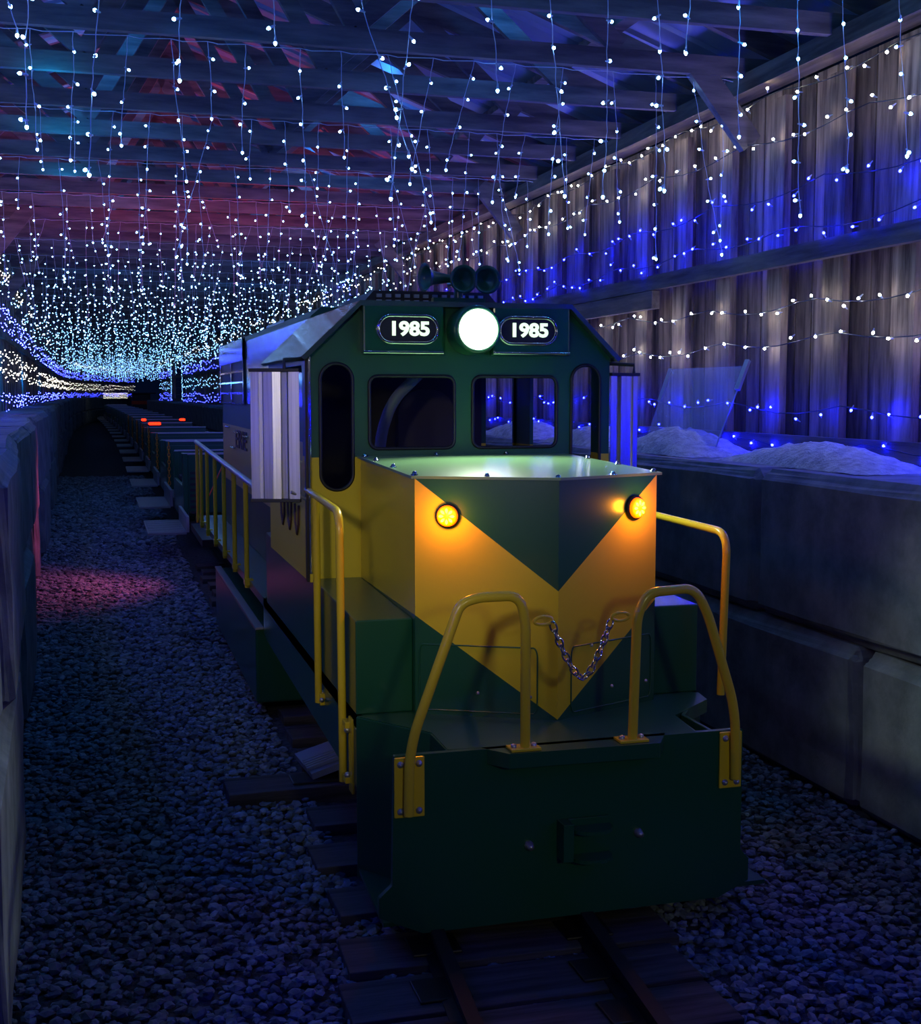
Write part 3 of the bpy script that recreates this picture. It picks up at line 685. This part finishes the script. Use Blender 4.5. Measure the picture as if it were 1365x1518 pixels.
# turn signals
for P, Q, t, z in ((A, B, .235, 1.176), (B, Cc, .76, 1.188)):
    n = Vector(((Q - P).y, -(Q - P).x, 0)).normalized(); c = fp(P, Q, t, z)
    s_ = MB().lathe(c, n, [(0, .036), (.010, .036), (.012, .031)], 28).build('turn_signal', 'black', loco)
    MB().lathe(c, n, [(.008, .031), (.018, .030), (.022, .026), (.023, 0)], 28).build('lens', 'signal', s_)
    cells = MB(); u = Vector((0, 0, 1)); v = n.cross(u)
    for k in range(8):
        a = 2 * PI * k / 8; rad = u * math.cos(a) + v * math.sin(a); tn = u * -math.sin(a) + v * math.cos(a)
        q = c + n * .0238; pts_ = [q + rad * .008, q + rad * .014 + tn * .004, q + rad * .020 + tn * .004, q + rad * .024, q + rad * .020 - tn * .004, q + rad * .014 - tn * .004]
        cells.add(pts_ + [p + n * .002 for p in pts_], [(0, 1, 2, 3, 4, 5), (6, 7, 8, 9, 10, 11)] + [(i, (i + 1) % 6, 6 + (i + 1) % 6, 6 + i) for i in range(6)])
    cells.build('light_cells', 'signal_led', s_)
    lamp('signal_glow', 'POINT', c + n * .06, 1.3, (1.0, .30, .01), .02)
# cab
octo = [(.69, .868), (1.81, .868), (1.81, 1.67), (1.637, 1.84), (.873, 1.84), (.69, 1.67)]
wins = [rrect(.905, 1.215, 1.335, 1.59, .03), rrect(1.283, 1.603, 1.335, 1.59, .03), rrect(.731, .846, 1.192, 1.633, .056, 8), rrect(1.660, 1.772, 1.192, 1.633, .056, 8)]
cab = MB(); plate_with_holes(octo, wins, 4.39, 4.412, 'y', cab)
rear = [rrect(1.655, 1.785, 1.20, 1.62, .02), rrect(.715, .845, 1.20, 1.62, .02), rrect(.95, 1.55, 1.70, 1.78, .02)]
plate_with_holes(octo, rear[:2], 5.45, 5.468, 'y', cab)
for x0, x1 in ((.69, .706), (1.794, 1.81)):
    plate_with_holes([(4.41, .868), (5.45, .868), (5.45, 1.67), (4.41, 1.67)], [rrect(4.53, 5.25, (1.00 if x0 > 1 else 1.28), 1.63, .02)], x0, x1, 'x', cab)
cab_o = cab.build('cab', 'cabpaint', loco)
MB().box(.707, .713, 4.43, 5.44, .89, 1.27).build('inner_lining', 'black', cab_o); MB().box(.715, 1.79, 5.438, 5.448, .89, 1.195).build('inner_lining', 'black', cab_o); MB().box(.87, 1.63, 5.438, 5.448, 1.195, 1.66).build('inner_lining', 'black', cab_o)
MB().box(.70, 1.80, 4.41, 5.45, .868, .885).build('cab_floor', 'darksteel', cab_o)
for wv in wins:
    MB().tube([(x, 4.388, z) for x, z in wv], .006, 8, 0, closed=True).build('window_gasket', 'black', cab_o)
    n = len(wv); MB().prism(wv, 4.397, 4.401, 'y').build('window_pane', 'glass', cab_o)
rf = MB(); oo = [(.66, 1.655), (.675, 1.645), (.873 - .004, 1.832), (1.637 + .004, 1.832), (1.825, 1.645), (1.84, 1.655), (1.643, 1.85), (.867, 1.85)]
rf.prism(oo, 4.345, 5.50, 'y'); rf.build('cab_roof', 'roofskin', cab_o, .003)
MB().prism([(.95, 1.845), (1.55, 1.845), (1.48, 1.925), (1.02, 1.925)], 4.85, 5.42, 'y').build('roof_vent_box', 'darksteel', cab_o, .004)
v_ = MB()
for k in range(12):
    for j in range(3): v_.box(1.03 + k * .037, 1.05 + k * .037, 4.838, 4.851, 1.855 + j * .022, 1.868 + j * .022)
v_.build('vent_slots', 'galv', cab_o)
# cab edge trim and gutter
MB().tube(rnd([(.688, 4.40, 1.655), (.688, 5.2, 1.655)], .01), .010, 8).build('gutter', 'chrome', cab_o)
MB().box(.680, .690, 4.395, 4.42, .87, 1.65).build('corner_strip', 'darksteel', cab_o)
MB().tube([(.693, 4.385, .9), (.693, 4.385, 1.655)], .006, 8).build('corner_bead', 'chrome', cab_o)
for k in range(3): # painted loops on the cab side
    yy = 4.62 + .19 * k
    MB().tube([(.688, yy, 1.12), (.688, yy + .01, 1.05), (.688, yy + .05, 1.01), (.688, yy + .09, 1.05), (.688, yy + .10, 1.12)], .006, 6).build('painted_loop', 'brown', cab_o)
# number boards and headlight
nb_y = 4.345
for x0, x1, xc in ((.875, 1.165, 1.035), (1.345, 1.637, 1.475)):
    bo = MB().box(x0, x1, nb_y, 4.392, 1.665, 1.838).build('number_board', 'green', loco, .008)
    rr = rrect(xc - .107, xc + .107, 1.752 - .047, 1.752 + .047, .046, 8)
    MB().prism(rr, nb_y - .004, nb_y + .002, 'y').build('dark_panel', 'black', bo)
    MB().tube([(x, nb_y - .004, z) for x, z in rr], .0065, 8, 0, closed=True).build('chrome_rim', 'chrome', bo)
    MB().tube([(x0 + .002, nb_y, 1.672), (x1 - .002, nb_y, 1.672)], .006, 8).build('chrome_trim', 'chrome', bo)
    text('1985', .066, (xc + .004, nb_y - .006, 1.752), (PI / 2, 0, 0), 'digits', bo, 'number', .001, .0026).scale = (1.12, 1, 1)
hl = MB().lathe((1.272, 4.40, 1.752), (0, -1, 0), [(0, .088), (.10, .086), (.125, .080), (.125, .070), (.11, .068)], 40).build('headlight', 'green', loco)
MB().lathe((1.272, 4.40, 1.752), (0, -1, 0), [(.10, .070), (.122, .069), (.134, .055), (.140, .03), (.142, 0)], 40).build('headlight_lens', 'headlamp', hl)
lamp('headlight_beam', 'SPOT', (1.272, 4.235, 1.752), 42.0, (.85, 1.0, .75), .03, rot=(math.radians(48), 0, PI), spot_size=2.2, spot_blend=.6)
# horn with three bells
hn = MB().box(1.20, 1.40, 4.62, 4.66, 1.85, 1.885); hn.tube([(1.30, 4.64, 1.85), (1.30, 4.64, 1.93)], .018, 10)
hn_o = hn.build('horn', 'green', loco)
for c, d in (((1.30, 4.60, 1.95), (0, -1, 0)), ((1.39, 4.60, 1.95), (.0, -1, 0)), ((1.19, 4.60, 1.955), (-1, -.25, .0))):
    MB().lathe(Vector(c) - Vector(d).normalized() * .16, d, [(0, .012), (.10, .016), (.16, .026), (.185, .040), (.195, .053), (.192, .050), (.17, .030), (.15, 0)], 24).build('horn_bell', 'green', hn_o)
MB().tube([(1.30, 4.76, 1.95), (1.39, 4.76, 1.95)], .012, 8).build('horn_bracket', 'darksteel', hn_o)
# cab interior
st = MB().box(1.19, 1.45, 4.95, 5.15, 1.05, 1.12); st.box(1.25, 1.39, 5.0, 5.1, .885, 1.05)
st_o = st.build('driver_seat', 'seat', loco, .02)
MB().prism(rrect(1.18, 1.42, 1.12, 1.545, .1, 8), 5.13, 5.19, 'y').build('backrest', 'seat', st_o, .02)
MB().tube(rnd([(1.02, 4.75, 1.10), (1.02, 4.75, 1.36), (1.06, 4.72, 1.50), (1.16, 4.70, 1.60)], .06), .022, 10).build('hose', 'blueboard', loco)
MB().prism([(4.44, .885), (4.66, .885), (4.66, 1.18), (4.58, 1.29), (4.44, 1.32)], .93, 1.22, 'x').build('control_stand', 'darksteel', loco, .01)
# side mirrors
def wing(x0, x1, y, z0, z1, nm):
    W = x1 - x0; prof = [(0, 0), (.17, -.001), (.185, .006), (.25, .006), (.265, 0), (.45, -.002), (.62, 0), (.635, .020), (.765, .018), (.78, 0), (1, -.001)]
    tl = .36
    pr = [(x0 + a * W, y + b2 + tl * W * (1 - a)) for a, b2 in prof]
    if nm: pr = [(x1 - a * W, y + b2 + tl * W * (1 - a)) for a, b2 in prof][::-1]
    o = MB(); n = len(pr); vs = [(a, b2, z0) for a, b2 in pr] + [(a, b2, z1) for a, b2 in pr] + [(a, b2 + .004, z0) for a, b2 in pr] + [(a, b2 + .004, z1) for a, b2 in pr]
    fs = []
    for i in range(n - 1): fs += [(i, i + 1, n + i + 1, n + i), (2 * n + i + 1, 2 * n + i, 3 * n + i, 3 * n + i + 1)]
    o.add(vs, fs); w_ = o.build('side_mirror', 'steel', loco)
    ya, yb = (y + tl * W, y) if not nm else (y, y + tl * W)
    for z in (z0, z1): MB().beam((x0 - .003, ya + .004, z), (x1 + .003, yb + .004, z), .024, .012).build('rubber_edge', 'black', w_, .002)
    MB().tube([(x1 - .05 if not nm else x0 + .09, y, z1 + .003), (x1 - .05 if not nm else x0 + .09, y, z1 + .035), (.69 if not nm else 1.81, y + .03, z1 + .04)], .007, 8).build('bracket', 'black', w_)
    MB().tube([(x1 - .03 if not nm else x0 + .03, y + .005, z0 + .03), (.69 if not nm else 1.81, y + .02, z0 + .0)], .006, 8).build('bracket', 'galv', w_)
wing(.497, .657, 4.385, 1.158, 1.610, False)
wing(1.815, 1.942, 4.385, 1.158, 1.600, True)
# long hood
lh = MB().prism([(.873, .585), (1.627, .585), (1.627, 1.86), (1.58, 1.90), (.92, 1.90), (.873, 1.86)], 5.47, 9.65, 'y')
lh_o = lh.build('long_hood', 'hoodpaint', loco, .004)
for xs in (.868, 1.627):
    MB().box(xs, xs + .005, 5.50, 8.02, 1.465, 1.85).build('upper_side_panel', 'hoodside', lh_o)
    MB().box(xs, xs + .005, 8.06, 9.63, 1.455, 1.88).build('radiator_grille', 'hoodside' if xs > 1 else 'black', lh_o)
gr = MB()
for y in (8.06, 8.82, 9.62): gr.box(.856, .868, y - .02, y + .02, 1.455, 1.87)
for z in (1.46, 1.53, 1.60, 1.67, 1.74): gr.box(.856, .868, 8.06, 9.62, z - .006, z + .006)
gr.box(.852, .868, 8.04, 9.64, 1.74, 1.87); gr.build('grille_frame', 'chrome', lh_o)
MB().box(1.0, 1.5, 7.2, 8.0, 1.90, 1.95).build('exhaust_housing', 'green', lh_o, .01)
for y, z in ((9.3, 1.29), (8.7, 1.27), (8.1, 1.26), (7.6, 1.25), (8.9, 1.16)):
    MB().tube(rnd([(.873, y, z), (.855, y, z), (.855, y - .18, z), (.873, y - .18, z)], .01), .007, 6).build('door_latch', 'chrome', lh_o)
lt = text('ERIE', .17, (.868, 8.35, 1.22), (PI / 2, 0, -PI / 2), 'brown', lh_o, 'lettering', .002, .001); lt.scale = (2.3, 1, 1)
# trucks
for y0 in (3.95, 8.2):
    t_ = MB()
    for x in (1.25 - .32, 1.25 + .28): t_.box(x, x + .04, y0, y0 + 1.3, .13, .27)
    t_.box(.95, 1.55, y0 + .55, y0 + .75, .2, .36); t_o = t_.build('truck_frame', 'darksteel', loco)
    for yy in (y0 + .25, y0 + 1.05):
        for sg in (-1, 1):
            MB().lathe((1.25 + sg * .19, yy, .29), (sg, 0, 0), [(0, 0), (0, .195), (.012, .195), (.014, .18), (.05, .178), (.05, .05), (.06, 0)], 28).build('wheel', 'rail', t_o)
        MB().tube([(1.03, yy, .29), (1.47, yy, .29)], .025, 10).build('axle', 'rail', t_o)
MB().box(.98, 1.52, 3.3, 9.6, .40, .545).build('main_frame', 'darksteel', loco)
# handrails
R = .0125
def clamp(x, y, z, parent):
    MB().box(x - .006, x + .03, y - .03, y + .03, z - .02, z + .02).build('clamp', 'railyellow', parent, .003)
    MB().lathe((x + .0, y - .03, z), (0, -1, 0), [(0, .008), (.006, .008), (.007, 0)], 8).build('bolt', 'galv', parent)
for sg in (1, -1):
    X = (lambda v: v) if sg > 0 else (lambda v: 2 * CX - v + .01)
    dz = 0 if sg > 0 else -.07; yb = 3.755 if sg > 0 else 3.50
    h = MB().tube(rnd([(X(.692), 4.45, 1.19 + dz), (X(.678), yb - .01, 1.175 + dz), (X(.685), yb, .345 if sg > 0 else .60)], .07, 8), R, 14)
    if sg > 0: h.tube([(.682, 4.20, 1.18), (.684, 4.20, .485)], R, 14)
    h_o = h.build('side_handrail', 'railyellow', loco)
    if sg > 0:
        clamp(.69, 4.20, .50, h_o)
        br = MB().box(.694, .702, 3.66, 3.71, .33, .56); br.box(.68, .70, 3.69, 3.74, .525, .545); br.box(.68, .70, 3.69, 3.74, .355, .375); br.build('bracket', 'railyellow', h_o, .002)
        for z in (.52, .38): MB().lathe((.688, 3.70, z), (0, -1, 0), [(0, .010), (.008, .010), (.010, .004), (.012, 0)], 10).build('bolt', 'galv', h_o)
    X2 = .69 if sg > 0 else 1.81
    rr_ = MB().tube([(X2, 5.8, 1.085), (X2, 9.93, 1.16)], .016, 12).build('rear_handrail', 'galv', loco)
    for y in (6.45, 7.05, 7.65, 8.27, 8.9, 9.45, 9.85):
        p_ = MB().tube([(X2, y, .545), (X2, y, 1.09 + (y - 6) * .018)], R, 10); p_.build('handrail_post', 'railyellow', rr_)
        MB().box(X2 - .014, X2 + .03, y - .03, y + .03, .56, .59).build('clamp', 'railyellow', rr_)
# front grab rails, feet and mounting plates
def grab(pts, plate, foot, y=3.135):
    g_ = MB().tube(rnd([(x, yy, z) for x, yy, z in pts], .075, 8), .0135, 16).build('front_grab_rail', 'railyellow', loco)
    x0, x1, z0, z1 = plate
    p_ = MB().box(x0, x1, 3.157, 3.165, z0, z1).build('mounting_plate', 'railyellow', g_, .003)
    for x in (x0 + .016, x1 - .016):
        for z in (z0 + .018, z1 - .018): MB().lathe((x, 3.158, z), (0, -1, 0), [(0, .009), (.004, .009), (.0045, .0075), (.010, .006), (.012, 0)], 12).build('bolt', 'galv', p_)
    f_ = MB().box(foot - .042, foot + .042, 3.112, 3.165, .585, .593).build('foot_plate', 'railyellow', g_, .002)
    for s2 in (-1, 1): MB().lathe((foot + s2 * .028, 3.138, .593), (0, 0, 1), [(0, .008), (.006, .008), (.008, .005), (.010, 0)], 10).build('bolt', 'galv', f_)
    return g_
gl = grab([(.746, 3.143, .43), (.748, 3.140, .615), (.883, 3.135, .985), (.93, 3.135, 1.0), (1.045, 3.135, 1.0), (1.063, 3.135, .93), (1.063, 3.135, .59)], (.711, .793, .42, .582), 1.060)
gr_ = grab([(1.372, 3.135, .59), (1.381, 3.135, .93), (1.41, 3.135, .992), (1.55, 3.135, 1.0), (1.59, 3.135, .93), (1.684, 3.140, .65), (1.690, 3.143, .45)], (1.648, 1.716, .42, .582), 1.370)
for o, pr in ((((1.112, 3.135, .93)), gl), (((1.332, 3.135, .93)), gr_)):
    pts_ = [(o[0] + .027 * math.cos(a), o[1] + .004 * math.cos(a), o[2] + .011 * math.sin(a)) for a in np.linspace(0, 2 * PI, 17)[:-1]]
    MB().tube(pts_, .0045, 8, 0, closed=True).build('chain_hook', 'railyellow', pr)
# chain
p0, p1 = Vector((1.137, 3.135, .922)), Vector((1.305, 3.135, .922)); ch = []
N_ = 60; sag = .152
cur = [Vector((p0.x + (p1.x - p0.x) * t + .012 * math.sin(2 * PI * t), 3.135 - .01 * math.sin(PI * t), .922 - sag * (1 - (abs(2 * t - 1)) ** 2.3))) for t in np.linspace(0, 1, N_)]
ln = [0]
for a, b2 in zip(cur, cur[1:]): ln.append(ln[-1] + (b2 - a).length)
nl = 16; step = ln[-1] / nl
def at(s):
    s = min(max(s, 0), ln[-1])
    for i in range(len(ln) - 1):
        if s <= ln[i + 1]: return cur[i].lerp(cur[i + 1], (s - ln[i]) / (ln[i + 1] - ln[i]))
    return cur[-1]
chain_o = None
for k in range(nl):
    a, b2 = at(k * step), at((k + 1) * step); c = (a + b2) / 2; d = (b2 - a).normalized()
    side = Vector((0, 1, 0)); nz = d.cross(side).normalized()
    u = (side * .8 + nz * .6) if k % 2 else (nz * .8 - side * .6)
    L2 = step * .5 + .0045; pts_ = [c + d * (L2 * math.cos(t) * (1 if abs(math.cos(t)) < .7 else 1)) + u * (.0092 * math.sin(t)) for t in np.linspace(0, 2 * PI, 15)[:-1]]
    o = MB().tube(pts_, .0030, 6, 0, closed=True)
    if chain_o is None:
        chain_o = o.build('safety_chain', 'chrome', loco)
    else: o.build('chain_link', 'chrome', chain_o)
# orange straps at the rear of the deck
o_ = MB(); o_.beam((.93, 9.90, 1.07), (.76, 9.90, .70), .035, .006); o_.beam((.93, 9.90, 1.07), (1.04, 9.90, .72), .035, .006)
o_.build('warning_strap', 'redstrap', loco)
MB().box(.70, 1.80, 9.64, 9.98, .545, .585).build('rear_platform', 'green', loco)

# ---------------------------------------------------------------- coaches
def coach_parts(first):
    P = []
    P.append(('underframe', MB().box(-.46, .50, .0, 3.2, .2, .34), 'darksteel', 0))
    P.append(('floor', MB().box(-.50, .50, .0, 3.22, .34, .37), 'tread', 0))
    P.append(('front_panel', MB().box(-.46, .50, .0, .035, .28, .935), 'green', .004))
    P.append(('top_rail', MB().box(-.50, .505, -.008, .045, .935, .952), 'galv', .002))
    P.append(('rear_panel', MB().box(-.46, .50, 3.15, 3.185, .28, .90), 'green', .004))
    P.append(('corner_post', MB().box(-.505, -.46, -.01, .22, .22, .945), 'green', .004))
    P.append(('corner_post', MB().box(-.505, -.46, 1.55, 1.70, .28, .90), 'green', .004))
    P.append(('side_panel', MB().box(-.505, -.475, .22, 1.55, .28, .62), 'green', .004))
    P.append(('side_panel', MB().box(.475, .505, .0, 3.185, .28, .86), 'green', .004))
    P.append(('side_rail', MB().box(.47, .51, .0, 3.185, .86, .875), 'galv', 0))
    for y in (.55, 1.9):
        P.append(('bench', MB().box(-.42, .47, y, y + .38, .56, .61), 'seat', .01))
        P.append(('bench_back', MB().box(-.44, .47, y + .38, y + .41, .45, .87), 'green', .006))
        P.append(('bench_rail', MB().box(-.46, .47, y + .375, y + .42, .87, .885), 'galv', 0))
    fb = MB().box(-.88, -.54, 1.78, 3.2, .262, .28)
    for k in range(14): fb.box(-.87, -.55, 1.80 + .1 * k, 1.86 + .1 * k, .28, .284)
    P.append(('footboard', fb, 'tread', 0))
    P.append(('step_riser', MB().box(-.545, -.515, 1.78, 3.2, .28, .46), 'tread', 0))
    c = MB(); n = 12
    for k in range(n):
        z = .92 - k * .042; o = [( -.49 + .014 * math.sin(t) * (1 if k % 2 else .3), 2.98 + .02 * math.sin(t) * (0.3 if k % 2 else 1), z + .028 * math.cos(t)) for t in np.linspace(0, 2 * PI, 9)[:-1]]
        c.tube(o, .006, 5, 0, closed=True)
    P.append(('door_chain', c, 'orangeplastic', 0))
    for yy in (.5, 2.7):
        for sg in (-1, 1): P.append(('wheel', MB().lathe((sg * .19, yy, .24), (sg, 0, 0), [(0, 0), (0, .15), (.012, .15), (.014, .135), (.05, .133), (.055, 0)], 20), 'rail', 0))
    return P
base = [(n_, mb.build(n_, m_, None, bv)) for n_, mb, m_, bv in coach_parts(True)]
for k in range(18):
    y = 12.57 + 3.36 * k
    lab = ['first open green coach behind the locomotive with a wide tread plate step', 'second open green coach, with an orange chain beside its corner post', 'third open green coach from the locomotive',
           'fourth open green coach, with a red glow on its top rail'][k] if k < 4 else 'open dark green coach far down the train'
    xo = 1.25 + sh(y)
    if y > 62: xo += (y - 62) ** 2 * .004
    r_ = thing('train_coach', lab, 'train coach', (xo, y, 0), 'open coaches of the train')
    ang = -math.atan((sh(y + 1) - sh(y - 1)) / 2); r_.rotation_euler = (0, 0, ang)
    for n_, m_ in base:
        if k > 6 and n_ == 'door_chain': continue
        c = m_ if k == 0 else m_.copy()
        if k: COL.objects.link(c)
        c.parent = r_
    if k == 0:
        fb = MB().box(-.88, -.54, -.95, .25, .262, .28)
        for j in range(12): fb.box(-.87, -.55, -.93 + .1 * j, -.87 + .1 * j, .28, .284)
        o = fb.build('footboard', 'tread'); o.parent = r_
        o = MB().box(-.54, -.515, -.95, .25, .28, .42).build('step_riser', 'galv'); o.parent = r_
        vv = MB()
        for j in range(8): vv.box(-.44, -.36, -.008, .0, .36 + j * .055, .385 + j * .055)
        o = vv.build('front_vents', 'darksteel'); o.parent = r_
        o = MB().box(-.06, .06, -1.4, -.0, .24, .30).build('drawbar', 'darksteel'); o.parent = r_
        o = MB().box(-.50, .50, -2.3, -.95, .30, .36).build('front_platform', 'darksteel'); o.parent = r_
def rlamp(x, y, z, wd, lab):
    r_ = thing('marker_lamp', lab, 'lamp', (x, y, z), 'red marker lamps on the coaches')
    MB().box(x - wd, x + wd, y - .03, y + .03, z, z + .03).build('lamp_base', 'black', r_); MB().prism(rrect(x - wd * .95, x + wd * .95, z + .03, z + .075, .02), y - .028, y + .028, 'y').build('lens', 'redlamp', r_)
yk = 12.57 + 3.36 * 3
rlamp(.88, yk + .02, .953, .11, 'wide glowing red marker lamp on the top rail of the fourth coach')
rlamp(.80, yk + 3.38, .953, .05, 'small red marker lamp farther back at the left corner of the fifth coach')
rlamp(1.55, yk + 3.38, .953, .06, 'faint red marker lamp at the right end of the fifth coach')
# string lights wound round the last vehicle
mb = MB(); r2 = random.Random(9)
for row in range(4):
    pts_ = []
    for j in range(26):
        p = (.12 + j * .045, 66.0, 1.30 + row * .075 + r2.uniform(-.025, .025)); pts_.append(p); bulb_geo(mb, p, (0, 0, 1), .009, 1, False)
    mb.tube(pts_, .004, 4, 0)
tag(mb.build('string_lights', ['darkwire', 'far_y']), 'small patch of warm white string lights at the very end of the train', 'string lights')
r_ = thing('rail_wagon', 'dark wagon standing at the end of the hall under the lights', 'wagon', (2.2, 76, 0))
MB().box(1.7, 2.7, 75, 77, .0, 1.5).build('body', 'darksteel', r_, .05); MB().box(1.5, 3.0, 74.8, 77.2, 1.5, 1.56).build('roof_plate', 'rail', r_)
MB().box(1.65, 2.75, 74.97, 74.99, .9, 1.1).build('side_board', 'redstrap', r_)
